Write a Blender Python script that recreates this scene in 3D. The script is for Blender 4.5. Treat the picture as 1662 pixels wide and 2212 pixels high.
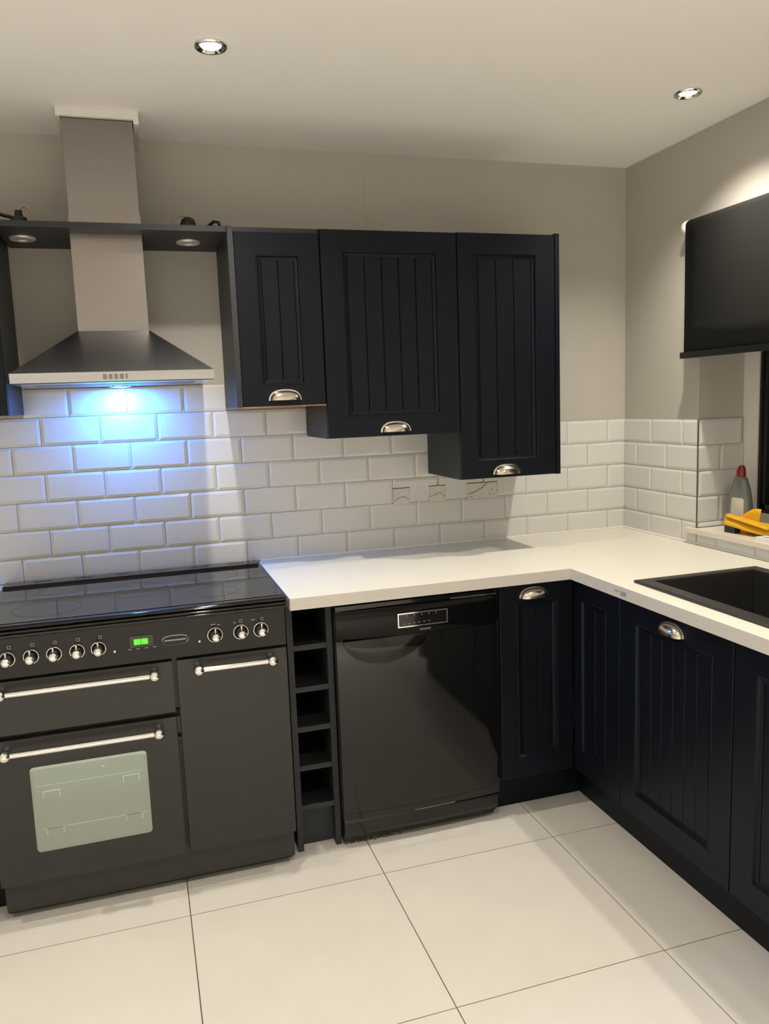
import bpy, bmesh, math, random
from mathutils import Vector, Matrix
random.seed(7)
for o in list(bpy.data.objects): bpy.data.objects.remove(o, do_unlink=True)
scene = bpy.context.scene
C = scene.collection
PI = math.pi

# ------------------------------------------------------------------ camera
CAM = Vector((-2.0853, -3.09, 1.5076)); YAW, PITCH, ROLL, FPX = 0.2971, 0.1363, -0.0373, 1714.76
fw = Vector((math.sin(YAW)*math.cos(PITCH), math.cos(YAW)*math.cos(PITCH), -math.sin(PITCH)))
rt = Vector((math.cos(YAW), -math.sin(YAW), 0)); up = rt.cross(fw)
r2 = math.cos(ROLL)*rt + math.sin(ROLL)*up; u2 = -math.sin(ROLL)*rt + math.cos(ROLL)*up
cd = bpy.data.cameras.new('camera'); cam = bpy.data.objects.new('camera', cd); C.objects.link(cam)
cd.sensor_fit = 'VERTICAL'; cd.sensor_height = 36.0; cd.lens = FPX/2212*36.0; cd.clip_start = 0.05
cam.matrix_world = Matrix(((r2.x, u2.x, -fw.x, CAM.x), (r2.y, u2.y, -fw.y, CAM.y), (r2.z, u2.z, -fw.z, CAM.z), (0, 0, 0, 1)))
scene.camera = cam

# ------------------------------------------------------------------ world (night), exposure
w = bpy.data.worlds.new('night'); scene.world = w; w.use_nodes = True
w.node_tree.nodes['Background'].inputs[0].default_value = (0.010, 0.011, 0.014, 1)
w.node_tree.nodes['Background'].inputs[1].default_value = 0.3
vs = scene.view_settings
vs.view_transform = 'Standard'; vs.look = 'None'; vs.gamma = 1.0; vs.use_curve_mapping = False
vs.exposure = 0.49
SPOT_W = 45.0                       # ceiling downlights of the front rows
SPOT_COL = (1.0, 0.925, 0.80)
HOOD_W = 4.6                        # blue LED under the cooker hood
HOOD_COL = (0.030, 0.27, 1.0)
CEIL = 2.466
SPOTS = [(-1.821, -0.806), (-0.300, -0.787), (-3.34, -0.80), (-0.46, -2.20), (-1.82, -2.20), (-3.34, -2.20)]
SPOTS += [(x, y) for y in (-3.45, -4.35, -5.25) for x in (-0.60, -1.70, -2.80, -3.90)]   # unseen lamps added behind the camera, bouncing light onto the ceiling
REAR_FILL_W = 105.0  # added rear lamps, stronger than the front ones

# ------------------------------------------------------------------ materials
def mat(name, col, rough=0.5, metal=0.0, bump=0.0, bscale=60, var=0.0, vscale=4, coat=0.0, spec=0.5, stretch=None, emit=None, trans=0, ior=1.5):
    m = bpy.data.materials.new(name); m.use_nodes = True
    nt = m.node_tree; b = nt.nodes['Principled BSDF']
    b.inputs['Base Color'].default_value = (*col, 1); b.inputs['Roughness'].default_value = rough
    b.inputs['Metallic'].default_value = metal; b.inputs['Specular IOR Level'].default_value = spec
    b.inputs['IOR'].default_value = ior
    if coat: b.inputs['Coat Weight'].default_value = coat; b.inputs['Coat Roughness'].default_value = 0.05
    if trans: b.inputs['Transmission Weight'].default_value = trans
    if emit: b.inputs['Emission Color'].default_value = (*emit[0], 1); b.inputs['Emission Strength'].default_value = emit[1]
    tc = nt.nodes.new('ShaderNodeTexCoord'); mp = nt.nodes.new('ShaderNodeMapping')
    nt.links.new(tc.outputs['Object'], mp.inputs[0])
    if stretch: mp.inputs['Scale'].default_value = stretch
    if var:
        n = nt.nodes.new('ShaderNodeTexNoise'); n.inputs['Scale'].default_value = vscale; n.inputs['Detail'].default_value = 4
        nt.links.new(mp.outputs[0], n.inputs['Vector'])
        r = nt.nodes.new('ShaderNodeMapRange'); r.inputs[1].default_value = .3; r.inputs[2].default_value = .7
        r.inputs[3].default_value = 1-var; r.inputs[4].default_value = 1+var
        nt.links.new(n.outputs[0], r.inputs[0])
        x = nt.nodes.new('ShaderNodeVectorMath'); x.operation = 'SCALE'; x.inputs[0].default_value = col
        nt.links.new(r.outputs[0], x.inputs['Scale']); nt.links.new(x.outputs[0], b.inputs['Base Color'])
    if bump:
        n = nt.nodes.new('ShaderNodeTexNoise'); n.inputs['Scale'].default_value = bscale; n.inputs['Detail'].default_value = 3
        nt.links.new(mp.outputs[0], n.inputs['Vector'])
        bp = nt.nodes.new('ShaderNodeBump'); bp.inputs['Strength'].default_value = bump; bp.inputs['Distance'].default_value = 0.002
        nt.links.new(n.outputs[0], bp.inputs['Height']); nt.links.new(bp.outputs[0], b.inputs['Normal'])
    return m

M = dict(
    wall=mat('wall_paint', (0.47, 0.45, 0.405), .6, bump=.05, bscale=120, var=.02),
    fwall=mat('pale_wall_paint', (0.82, 0.81, 0.785), .7, bump=.04, bscale=120),
    ceil=mat('ceiling_paint', (0.93, 0.918, 0.898), .8, bump=.03, bscale=90),
    white=mat('white_gloss_paint', (0.74, 0.73, 0.70), .4, bump=.02),
    grout=mat('tile_grout', (0.40, 0.38, 0.35), .9, bump=.2, bscale=300),
    fgrout=mat('floor_grout', (0.13, 0.11, 0.095), .9),
    tile=mat('white_ceramic_glaze', (0.66, 0.655, 0.635), .12, bump=.02, bscale=18),
    floor=mat('cream_porcelain', (0.60, 0.575, 0.53), .30, var=.025, vscale=5, bump=.02, bscale=30),
    trim=mat('steel_tile_trim', (0.20, 0.19, 0.175), .45, metal=.6),
    navy=mat('navy_satin_paint', (0.0030, 0.0050, 0.0093), .40, spec=.20, bump=.04, bscale=140, var=.05, vscale=6),
    carcass=mat('anthracite_board', (0.026, 0.028, 0.032), .5, spec=.35, bump=.03, bscale=140),
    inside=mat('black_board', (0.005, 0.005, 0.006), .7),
    chip=mat('brown_board_underside', (0.30, 0.17, 0.10), .6, var=.15, vscale=30),
    wtop=mat('cream_laminate', (0.74, 0.71, 0.605), .35, var=.015, vscale=9, bump=.015, bscale=60),
    wedge=mat('shaded_laminate_edge', (0.58, 0.55, 0.51), .4, var=.04, vscale=30, stretch=(1, 1, 8)),  # greyer than the top: shade on the edges put into the colour
    seal=mat('white_sealant', (0.80, 0.78, 0.72), .35),
    enamel=mat('black_enamel', (0.0165, 0.0166, 0.0158), .36, bump=.02, bscale=200),
    penamel=mat('black_panel_enamel', (0.008, 0.008, 0.008), .28, spec=.3),
    pgloss=mat('black_panel_gloss', (0.003, 0.003, 0.003), .10, spec=.2),
    gloss=mat('black_gloss', (0.0045, 0.0045, 0.0045), .07),
    glass=mat('black_hob_glass', (0.006, 0.006, 0.007), .045, spec=.7),
    chrome=mat('chrome', (0.80, 0.79, 0.77), .07, metal=1),
    dirt=mat('brown_dirt', (0.10, 0.065, 0.04), .9, var=.3, vscale=80),
    dchrome=mat('worn_nickel', (0.66, 0.61, 0.54), .16, metal=1, bump=.15, bscale=60),
    steel=mat('brushed_steel', (0.285, 0.262, 0.252), .32, metal=1, bump=.05, bscale=40, stretch=(1, 1, 30), var=.012, vscale=3),
    steelh=mat('brushed_steel_canopy', (0.50, 0.505, 0.53), .25, metal=1, bump=.05, bscale=40, stretch=(1, 20, 20), var=.04, vscale=3),
    oven=mat('oven_window_glass', (0.335, 0.385, 0.35), .12, metal=.9),
    ovenm=mat('oven_wire', (0.55, 0.60, 0.55), .3, metal=.5),
    green=mat('green_display', (0.02, .2, 0.01), .3, emit=((0.10, 1.0, 0.02), 0.9)),
    print=mat('grey_print', (0.35, 0.35, 0.34), .5),
    sinkm=mat('black_granite', (0.018, 0.017, 0.016), .42, bump=.12, bscale=700),
    blind=mat('charcoal_blind_cloth', (0.0125, 0.0125, 0.0115), .8, spec=.2, bump=.25, bscale=900),
    blindbar=mat('black_bar', (0.008, 0.008, 0.008), .35),
    plast=mat('white_plastic', (0.75, 0.73, 0.68), .35),
    pane=mat('window_glass', (0.004, 0.004, 0.005), .03, spec=.6),
    gasket=mat('black_rubber', (0.008, 0.008, 0.008), .5),
    lens=mat('lit_lamp_lens', (1, 1, 1), .4, emit=((1.0, 0.93, 0.80), 14.0)),
    satin=mat('satin_metal', (0.72, 0.68, 0.62), .42, metal=.55),
    offlens=mat('unlit_lamp_lens', (0.42, 0.39, 0.35), .35, bump=.5, bscale=250),
    hoodlens=mat('blue_lit_lens', (1, 1, 1), .4, emit=((0.42, 0.80, 1.0), 9.0)),
    cable=mat('black_cable', (0.006, 0.006, 0.006), .45),
    clear=mat('clear_cable', (0.42, 0.36, 0.29), .25, spec=.7),
    patch=mat('bare_filler', (0.66, 0.62, 0.56), .8, bump=.35, bscale=130, var=.07, vscale=50),
    crack=mat('dark_crack', (0.045, 0.035, 0.028), .9),
    red=mat('red_plastic_cap', (0.22, 0.012, 0.012), .25),
    sill=mat('cream_sill_paint', (0.72, 0.65, 0.55), .4, var=.03, vscale=25),
    bottle=mat('grey_bottle_plastic', (0.27, 0.285, 0.265), .22, trans=.45),
    paper=mat('label_paper', (0.52, 0.48, 0.42), .6),
    yellow=mat('yellow_cloth', (0.74, 0.40, 0.012), .6, bump=.12, bscale=60, var=.06, vscale=20),
    orange=mat('orange_wrap', (0.72, 0.26, 0.01), .45),
    blue=mat('navy_wrap', (0.012, 0.014, 0.024), .28),
    leaf=mat('leaf_print', (0.03, 0.06, 0.015), .6),
    pack=mat('white_packet', (0.82, 0.81, 0.78), .45),
    sticker=mat('grey_sticker', (0.30, 0.295, 0.31), .6, var=.25, vscale=120),
)

# ------------------------------------------------------------------ helpers
def bx(bm, x0, x1, y0, y1, z0, z1, mi=0):
    x0, x1 = sorted((x0, x1)); y0, y1 = sorted((y0, y1)); z0, z1 = sorted((z0, z1))
    v = [bm.verts.new(p) for p in ((x0,y0,z0),(x1,y0,z0),(x1,y1,z0),(x0,y1,z0),(x0,y0,z1),(x1,y0,z1),(x1,y1,z1),(x0,y1,z1))]
    fs = [bm.faces.new([v[i] for i in q]) for q in ((0,3,2,1),(4,5,6,7),(0,1,5,4),(1,2,6,5),(2,3,7,6),(3,0,4,7))]
    for f in fs: f.material_index = mi
    return v, fs
def B(*boxes, bev=0.0, seg=1):
    bm = bmesh.new()
    for b in boxes: bx(bm, *b)
    if bev: bevel(bm, bev, seg)
    return bm
def bevel(bm, w_, seg=1):
    bmesh.ops.bevel(bm, geom=[e for e in bm.edges if len(e.link_faces) == 2 and e.calc_face_angle(0) > .5], offset=w_, segments=seg, affect='EDGES', profile=.5, clamp_overlap=True)
def tube(bm, pts, r, n=10, cap=True):
    pts = [Vector(p) for p in pts]; rings = []
    rr = r if isinstance(r, (list, tuple)) else [r]*len(pts)
    prev = None
    for i, p in enumerate(pts):
        t = (pts[min(i+1, len(pts)-1)] - pts[max(i-1, 0)]).normalized()
        a = prev if prev is not None else (Vector((0, 0, 1)) if abs(t.z) < .9 else Vector((1, 0, 0)))
        s = (a - t*a.dot(t)).normalized(); q = t.cross(s); prev = s
        rings.append([bm.verts.new(p + (s*math.cos(2*PI*k/n) + q*math.sin(2*PI*k/n))*rr[i]) for k in range(n)])
    for a, b in zip(rings, rings[1:]):
        for k in range(n): bm.faces.new((a[k], a[(k+1) % n], b[(k+1) % n], b[k]))
    if cap: bm.faces.new(rings[0][::-1]); bm.faces.new(rings[-1])
    return bm
def lathe(bm, prof, c, axis='z', n=32):
    """prof = [(r, h)]; h along +axis ('z', '-y', '-x' or '-z')"""
    c = Vector(c)
    F = {'z': lambda x, y, h: (x, y, h), '-z': lambda x, y, h: (x, y, -h), '-y': lambda x, y, h: (x, -h, y), '-x': lambda x, y, h: (-h, x, y), 'x': lambda x, y, h: (h, x, y), 'y': lambda x, y, h: (x, h, y)}[axis]
    rings = []
    for r, h in prof:
        if r < 1e-6: rings.append([bm.verts.new(c + Vector(F(0, 0, h)))])
        else: rings.append([bm.verts.new(c + Vector(F(r*math.cos(2*PI*k/n), r*math.sin(2*PI*k/n), h))) for k in range(n)])
    for a, b in zip(rings, rings[1:]):
        for k in range(n):
            if len(a) == 1 and len(b) == 1: continue
            if len(a) == 1: bm.faces.new((a[0], b[(k+1) % n], b[k]))
            elif len(b) == 1: bm.faces.new((a[k], a[(k+1) % n], b[0]))
            else: bm.faces.new((a[k], a[(k+1) % n], b[(k+1) % n], b[k]))
    return bm
ORI = {}
def thing(name, label, cat, loc, group=None):
    o = bpy.data.objects.new(name, None); C.objects.link(o); o.location = loc; o.empty_display_size = .05
    o['label'] = label; o['category'] = cat
    if group: o['group'] = group
    ORI[o.name] = Vector(loc)
    return o
def obj(name, bm, m, parent=None, smooth=False, loc=None, label=None, fixn=True):
    """bmesh in world coordinates -> one mesh object; its origin sits at `loc` or at its parent's root"""
    o0 = ORI[parent.name] if parent is not None else Vector(loc if loc is not None else (0, 0, 0))
    if fixn: bmesh.ops.recalc_face_normals(bm, faces=bm.faces[:])
    for v in bm.verts: v.co -= o0
    me = bpy.data.meshes.new(name); bm.to_mesh(me); bm.free()
    for mm in (m if isinstance(m, (list, tuple)) else [m]): me.materials.append(M[mm] if isinstance(mm, str) else mm)
    if smooth:
        for p in me.polygons: p.use_smooth = True
        if smooth != 'all':
            me.set_sharp_from_angle(angle=math.radians(38))
    o = bpy.data.objects.new(name, me); C.objects.link(o)
    if parent is not None: o.parent = parent
    else: o.location = o0
    ORI[o.name] = o0
    if label: o['label'] = label
    return o
def tag(o, label, cat, group=None):
    o['label'] = label; o['category'] = cat
    if group: o['group'] = group
    return o
def struct(name, bm, m, **k):
    o = obj(name, bm, m, **k); o['kind'] = 'structure'; return o
def slab(xs, ys, keep, z0, z1):
    """flat slab made of the grid cells for which keep(i, j) holds"""
    bm = bmesh.new(); T = {}; Bm = {}
    def g(d, i, j, z):
        if (i, j) not in d: d[i, j] = bm.verts.new((xs[i], ys[j], z))
        return d[i, j]
    nx, ny = len(xs)-1, len(ys)-1
    K = lambda i, j: 0 <= i < nx and 0 <= j < ny and keep(i, j)
    for i in range(nx):
        for j in range(ny):
            if not K(i, j): continue
            q = ((i,j),(i+1,j),(i+1,j+1),(i,j+1))
            bm.faces.new([g(T, *p, z1) for p in q]); bm.faces.new([g(Bm, *p, z0) for p in q][::-1])
            for (a, b), (di, dj) in zip(((q[0],q[1]),(q[1],q[2]),(q[2],q[3]),(q[3],q[0])), ((0,-1),(1,0),(0,1),(-1,0))):
                if not K(i+di, j+dj):
                    f = bm.faces.new((g(Bm, *a, z0), g(Bm, *b, z0), g(T, *b, z1), g(T, *a, z1))); f.material_index = 1
    return bm

# ================================================================== SETTING
RX0, RY0 = -4.8, -5.8                                  # far ends of the room
# ---- floor and its tiles
FX, FY, FT, FG = -0.8171, -0.7944, 0.6116, 0.0032
floor = struct('floor', B((RX0, 0.0, RY0, 0.0, -0.06, -0.0035)), 'fgrout')
ftiles = {}
def edges(a0, a1, off, pitch):
    k0 = math.floor((a0-off)/pitch); out = []
    while off + k0*pitch < a1:
        out.append((max(a0, off + k0*pitch), min(a1, off + (k0+1)*pitch))); k0 += 1
    return out
for (xa, xb) in edges(RX0, 0, FX, FT):
    for (ya, yb) in edges(RY0, 0, FY, FT):
        if xb-xa < .03 or yb-ya < .03: continue
        key = (round(xb-xa, 3), round(yb-ya, 3)); cx, cy = (xa+xb)/2, (ya+yb)/2
        if key not in ftiles:
            hx, hy = (xb-xa-FG)/2, (yb-ya-FG)/2
            o = obj('floor_tile', B((-hx, hx, -hy, hy, -0.0035, 0.0), bev=.0008), 'floor', floor)
            ftiles[key] = o.data
        else:
            o = bpy.data.objects.new('floor_tile', ftiles[key]); C.objects.link(o); o.parent = floor
        o.location = (cx, cy, 0)
# ---- ceiling
struct('ceiling', B((RX0-.1, 0.35, RY0-.1, 0.1, CEIL, CEIL+.1)), 'ceil')
# ---- back wall with painted upper part
wall_back = struct('wall_back', B((RX0-.1, 0.35, 0.0, 0.1, -.06, CEIL)), 'wall')
# fine crack in the paint above the wall cabinets
obj('paint_crack', tube(bmesh.new(), [(-1.172, -.0001, 2.115), (-1.1725, -.0001, 2.2), (-1.174, -.0001, 2.30), (-1.1735, -.0001, 2.385)], .0009, 5), 'grout', wall_back)
# ---- right wall with the window opening
WY0, WY1, WZ0, WZ1, RD = -0.49, -1.69, 0.956, 2.085, 0.21
wall_right = struct('wall_right', B((0, .30, WY0, 0, -.06, CEIL), (0, .30, RY0, WY1, -.06, CEIL), (0, .30, WY1, WY0, -.06, WZ0), (0, .30, WY1, WY0, WZ1, CEIL)), 'wall')
struct('wall_left', B((RX0-.1, RX0, RY0, 0, -.06, CEIL)), 'fwall')
struct('wall_front', B((RX0-.1, .35, RY0-.1, RY0, -.06, CEIL)), 'fwall')

# ---- bevelled metro tiles
ZT, TP, TW, TG = 1.3995, 0.1008, 0.202, 0.0022
TH, TL, BV = 0.0085, 0.0052, 0.0105                     # face height, edge height, bevel width
tile_cache = {}
def tile_bm(wd, ht, bl, br, bb, bt, holes=()):
    """local tile: u in 0..wd, v in 0..ht, height along +w.  flags say which borders keep their factory bevel"""
    us = {0.0: bl, wd: br}; vs_ = {0.0: bb, ht: bt}
    U = [0.0] + ([BV] if bl else []) + ([wd-BV] if br else []) + [wd]
    V = [0.0] + ([BV] if bb else []) + ([ht-BV] if bt else []) + [ht]
    for (a, b, c, d) in holes:
        U += [x for x in (a, b) if 0 < x < wd]; V += [x for x in (c, d) if 0 < x < ht]
    U = sorted(set(round(x, 5) for x in U)); V = sorted(set(round(x, 5) for x in V))
    def hgt(u, v):
        h = TH
        if bl: h = min(h, TL + (TH-TL)*u/BV)
        if br: h = min(h, TL + (TH-TL)*(wd-u)/BV)
        if bb: h = min(h, TL + (TH-TL)*v/BV)
        if bt: h = min(h, TL + (TH-TL)*(ht-v)/BV)
        return h
    bm = bmesh.new(); g = {}
    def vert(i, j):
        if (i, j) not in g: g[i, j] = bm.verts.new((U[i], V[j], hgt(U[i], V[j])))
        return g[i, j]
    for i in range(len(U)-1):
        for j in range(len(V)-1):
            cu, cv = (U[i]+U[i+1])/2, (V[j]+V[j+1])/2
            if any(a < cu < b and c < cv < d for a, b, c, d in holes): continue
            corner = [(i,j),(i+1,j),(i+1,j+1),(i,j+1)]
            bm.faces.new([vert(*c) for c in corner])
    bnd = [e for e in bm.edges if len(e.link_faces) == 1]
    r = bmesh.ops.extrude_edge_only(bm, edges=bnd)
    for v in [x for x in r['geom'] if isinstance(x, bmesh.types.BMVert)]: v.co.z = 0.0003
    return bm
def place_tile(parent, org, udir, ndir, u0, u1, v0, v1, flags, holes=()):
    """parent wall; tile spans u0..u1 along udir, v0..v1 in z; ndir is outwards"""
    wd, ht = u1-u0-TG, v1-v0-TG
    if wd < .008 or ht < .008: return
    key = (round(wd, 4), round(ht, 4), flags, udir, holes)
    loc = Vector(org) + Vector(udir)*(u0+TG/2); loc.z = v0+TG/2
    if key not in tile_cache:
        bm = tile_bm(wd, ht, *flags, holes=holes)
        for v in bm.verts:
            u, vv, h = v.co; p = Vector(udir)*u + Vector(ndir)*h; v.co = (p.x, p.y, vv)
        bmesh.ops.recalc_face_normals(bm, faces=bm.faces[:])
        me = bpy.data.meshes.new('tile'); bm.to_mesh(me); bm.free(); me.materials.append(M['tile']); tile_cache[key] = me
    o = bpy.data.objects.new('tile', tile_cache[key]); C.objects.link(o); o.parent = parent; o.location = loc
    # hand-set tiles are never perfectly flush
    o.rotation_euler = (random.uniform(-.002, .002), random.uniform(-.0008, .0008), random.uniform(-.002, .002))
    return o
X0 = -2.4148
PATCHES = [(-1.103, -1.029), (-.945, -.871), (-.775, -.633)]
PZ0, PZ1 = 1.0975, 1.161
rows = []                                                # (k, z_top, z_bottom, x_left, x_right)
for k in range(-1, 6):
    zt = ZT - (k-1)*TP; zb = max(zt-TP, .9115)
    xl, xr = (-2.466, -1.756) if k == -1 else ((-3.1, -1.4475) if k == 0 else (-3.1, -0.0005))
    rows.append((k, zt, zb, xl, xr))
for k, zt, zb, xl, xr in rows:
    off = X0 if k % 2 == 0 else X0 + TW/2
    for (a, b) in edges(xl, xr, off, TW):
        fl = (abs(((a-off)/TW) - round((a-off)/TW)) < .01, abs(((b-off)/TW) - round((b-off)/TW)) < .01, zt-zb > TP-.002, True)
        holes = tuple((round(p-a-TG/2, 4), round(q-a-TG/2, 4), -.01, round(PZ1-zb-TG/2, 4)) for p, q in PATCHES if k == 3 and p < b and q > a)
        place_tile(wall_back, (0, 0, 0), (1, 0, 0), (0, -1, 0), a, b, zb, zt, fl, holes)
# grout bed behind the tiles
obj('grout_bed', B((-3.1, -0.0002, -.0035, -.0002, .9, ZT), (-3.1, -1.448, -.0035, -.0002, ZT, ZT+TP), (-2.466, -1.756, -.0035, -.0002, ZT+TP, ZT+2*TP)), 'grout', wall_back)
# filled-in socket openings
for i, (p, q) in enumerate(PATCHES):
    s = obj('socket_patch', B((p+.001, q-.0005, -.0068, -.0035, PZ0-.004, PZ1-.003)), 'patch', wall_back, label='patch of bare filler where a socket was cut into the tiles')
    obj('gap', B((p, q, -.0075, -.0072, PZ1-.0036, PZ1-.001), (p-.0004 if i < 2 else p-.0008, p+.0004 if i < 2 else p+.0009, -.0075, -.0072, PZ0-.004, PZ1)), 'crack', s)
    hw, h = q-p, PZ1-PZ0
    strokes = [[[(.1, .12), (.3, .3), (.62, .42)], [(.62, .42), (.95, .2)]], [[(.0, .28), (.3, .33), (.68, .52)], [(.7, .5), (.95, .22)]],
               [[(.05, .25), (.25, .38), (.5, .62), (.65, .9)], [(.1, .07), (.2, .09)], [(.34, .08), (.36, .1)], [(.82, .45), (.84, .5)], [(.72, .14), (.77, .14)], [(.9, .15), (.93, .17)], [(.95, .37), (1., .4)]]][i]
    bm = bmesh.new()
    for st in strokes: tube(bm, [(p+hw*a, -.0069, PZ0+h*b) for a, b in st], .0009 if len(st) < 4 else .0012, 5)
    tube(bm, [(p+hw*(.14 if i == 0 else .55), -.0086, PZ1-.002), (p+hw*(.15 if i == 0 else .55), -.0086, PZ1+.012)], .0007, 5)
    obj('crack', bm, 'crack', s)
# right wall: five courses up to the window corner, one course running under the sill
for k in range(1, 6):
    zt = ZT-(k-1)*TP; zb = max(zt-TP, .9115)
    off = -.202 if k % 2 else -.101
    for (a, b) in edges(-.4948, -.009, off, TW):
        fl = (abs(((a-off)/TW) - round((a-off)/TW)) < .01, abs(((b-off)/TW) - round((b-off)/TW)) < .01, zt-zb > TP-.002, True)
        place_tile(wall_right, (0, 0, 0), (0, 1, 0), (-1, 0, 0), a, b, zb, zt, fl)
    if k == 5:
        for (a, b) in edges(-2.3, -.4948, off, TW):
            place_tile(wall_right, (0, 0, 0), (0, 1, 0), (-1, 0, 0), a, b, zb, .956, (True, True, False, False))
        break
# window reveal
for k in range(1, 6):
    zt = ZT-(k-1)*TP; zb = max(zt-TP, .9755)
    if zt - zb < .01: continue
    off = .0 if k % 2 else .1
    for (a, b) in edges(-.0048, RD-.001, off, TW):
        if b-a < .012: continue
        fl = (abs(((a-off)/TW) - round((a-off)/TW)) < .03, abs(((b-off)/TW) - round((b-off)/TW)) < .01, zt-zb > TP-.002, True)
        place_tile(wall_right, (0, WY0, 0), (1, 0, 0), (0, -1, 0), a, b, zb, zt, fl)
obj('grout_bed', B((-.0035, -.0002, WY0, -.004, .9, ZT), (-.0035, -.0002, -2.3, WY0, .9, .9555), (0, RD, WY0-.0035, WY0-.0002, .975, ZT)), 'grout', wall_right)
struct('trim_1', B((-.0092, -.0050, WY0-.0092, WY0-.0050, .9755, ZT+.001), bev=.0008), 'trim')
# bead of white sealant along the worktop
bm = bmesh.new()
tube(bm, [(-1.66, -.009, .9125), (-.012, -.009, .9125)], .0045, 8); tube(bm, [(-.009, -.012, .9125), (-.009, -2.4, .9125)], .0045, 8)
struct('trim_2', bm, 'seal', smooth=True)

# ---- window: white frame, dark panes, sill
window = struct('window_1', B((RD, RD+.07, WY0-.080, WY0-.0005, WZ0+.019, WZ1), (RD, RD+.07, WY1, WY1+.08, WZ0+.019, WZ1), (RD, RD+.07, WY1+.08, WY0-.08, WZ0+.019, WZ0+.074), (RD, RD+.07, WY1+.08, WY0-.08, WZ1-.08, WZ1), (RD, RD+.07, -1.12, -1.06, WZ0+.074, WZ1-.08), bev=.003), 'white')
for (a, b) in ((-1.06, WY0-.08), (WY1+.08, -1.12)):
    z0, z1 = WZ0+.074, WZ1-.08
    obj('gasket', B((RD+.006, RD+.04, b-.012, b, z0, z1), (RD+.006, RD+.04, a, a+.012, z0, z1), (RD+.006, RD+.04, a, b, z0, z0+.012), (RD+.006, RD+.04, a, b, z1-.012, z1), bev=.002), 'gasket', window)
    obj('casement', B((RD+.014, RD+.045, b-.032, b-.013, z0+.012, z1-.012), (RD+.014, RD+.045, a+.013, a+.032, z0+.012, z1-.012), (RD+.014, RD+.045, a+.013, b-.013, z0+.012, z0+.032), (RD+.014, RD+.045, a+.013, b-.013, z1-.032, z1-.012), bev=.004), 'blindbar', window)
    obj('pane', B((RD+.030, RD+.036, a+.03, b-.03, z0+.03, z1-.03)), 'pane', window)
bm = slab([-.034, -.0095, RD], [WY1-.045, WY1, WY0-.0095, WY0+.04], lambda i, j: i == 0 or j == 1, .9565, .974)
for f in bm.faces: f.material_index = 0
bevel(bm, .006, 4)
tag(obj('window_sill', bm, 'sill', smooth=True), 'cream painted window sill board with rounded front edge above the worktop', 'window sill')

# ================================================================== LIGHTS IN THE CEILING
def downlight(x, y, label, group):
    t = thing('ceiling_downlight', label, 'downlight', (x, y, CEIL), group)
    bm = lathe(bmesh.new(), [(.0445, 0), (.0445, .003), (.042, .0075), (.038, .0085), (.0355, .007), (.031, .0035), (.0275, .001)], (x, y, CEIL), '-z', 40)
    obj('bezel', bm, 'chrome', t, smooth='all', label='polished chrome ring')
    obj('lens', lathe(bmesh.new(), [(.028, .0002), (.027, .002), (.018, .0035), (0, .004)], (x, y, CEIL), '-z', 32), 'lens', t, smooth='all', label='glowing warm white lens')
    ld = bpy.data.lights.new('lamp', 'SPOT'); ld.energy = SPOT_W if y > -3 else REAR_FILL_W; ld.color = SPOT_COL; ld.spot_size = math.radians(128 if y > -3 else 90); ld.spot_blend = 1.0
    ld.shadow_soft_size = .022
    lo = bpy.data.objects.new('lamp', ld); C.objects.link(lo); lo.parent = t; lo.location = (0, 0, -.033)
    return t
for i, (x, y) in enumerate(SPOTS):
    lb = ('round chrome ceiling downlight in the ceiling in front of the cooker hood', 'round chrome ceiling downlight close to the window wall above the corner worktop')[i] if i < 2 else 'added unseen chrome downlight in the ceiling further into the room'
    downlight(x, y, lb, None if i < 2 else 'added fill downlights further into the room')

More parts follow.
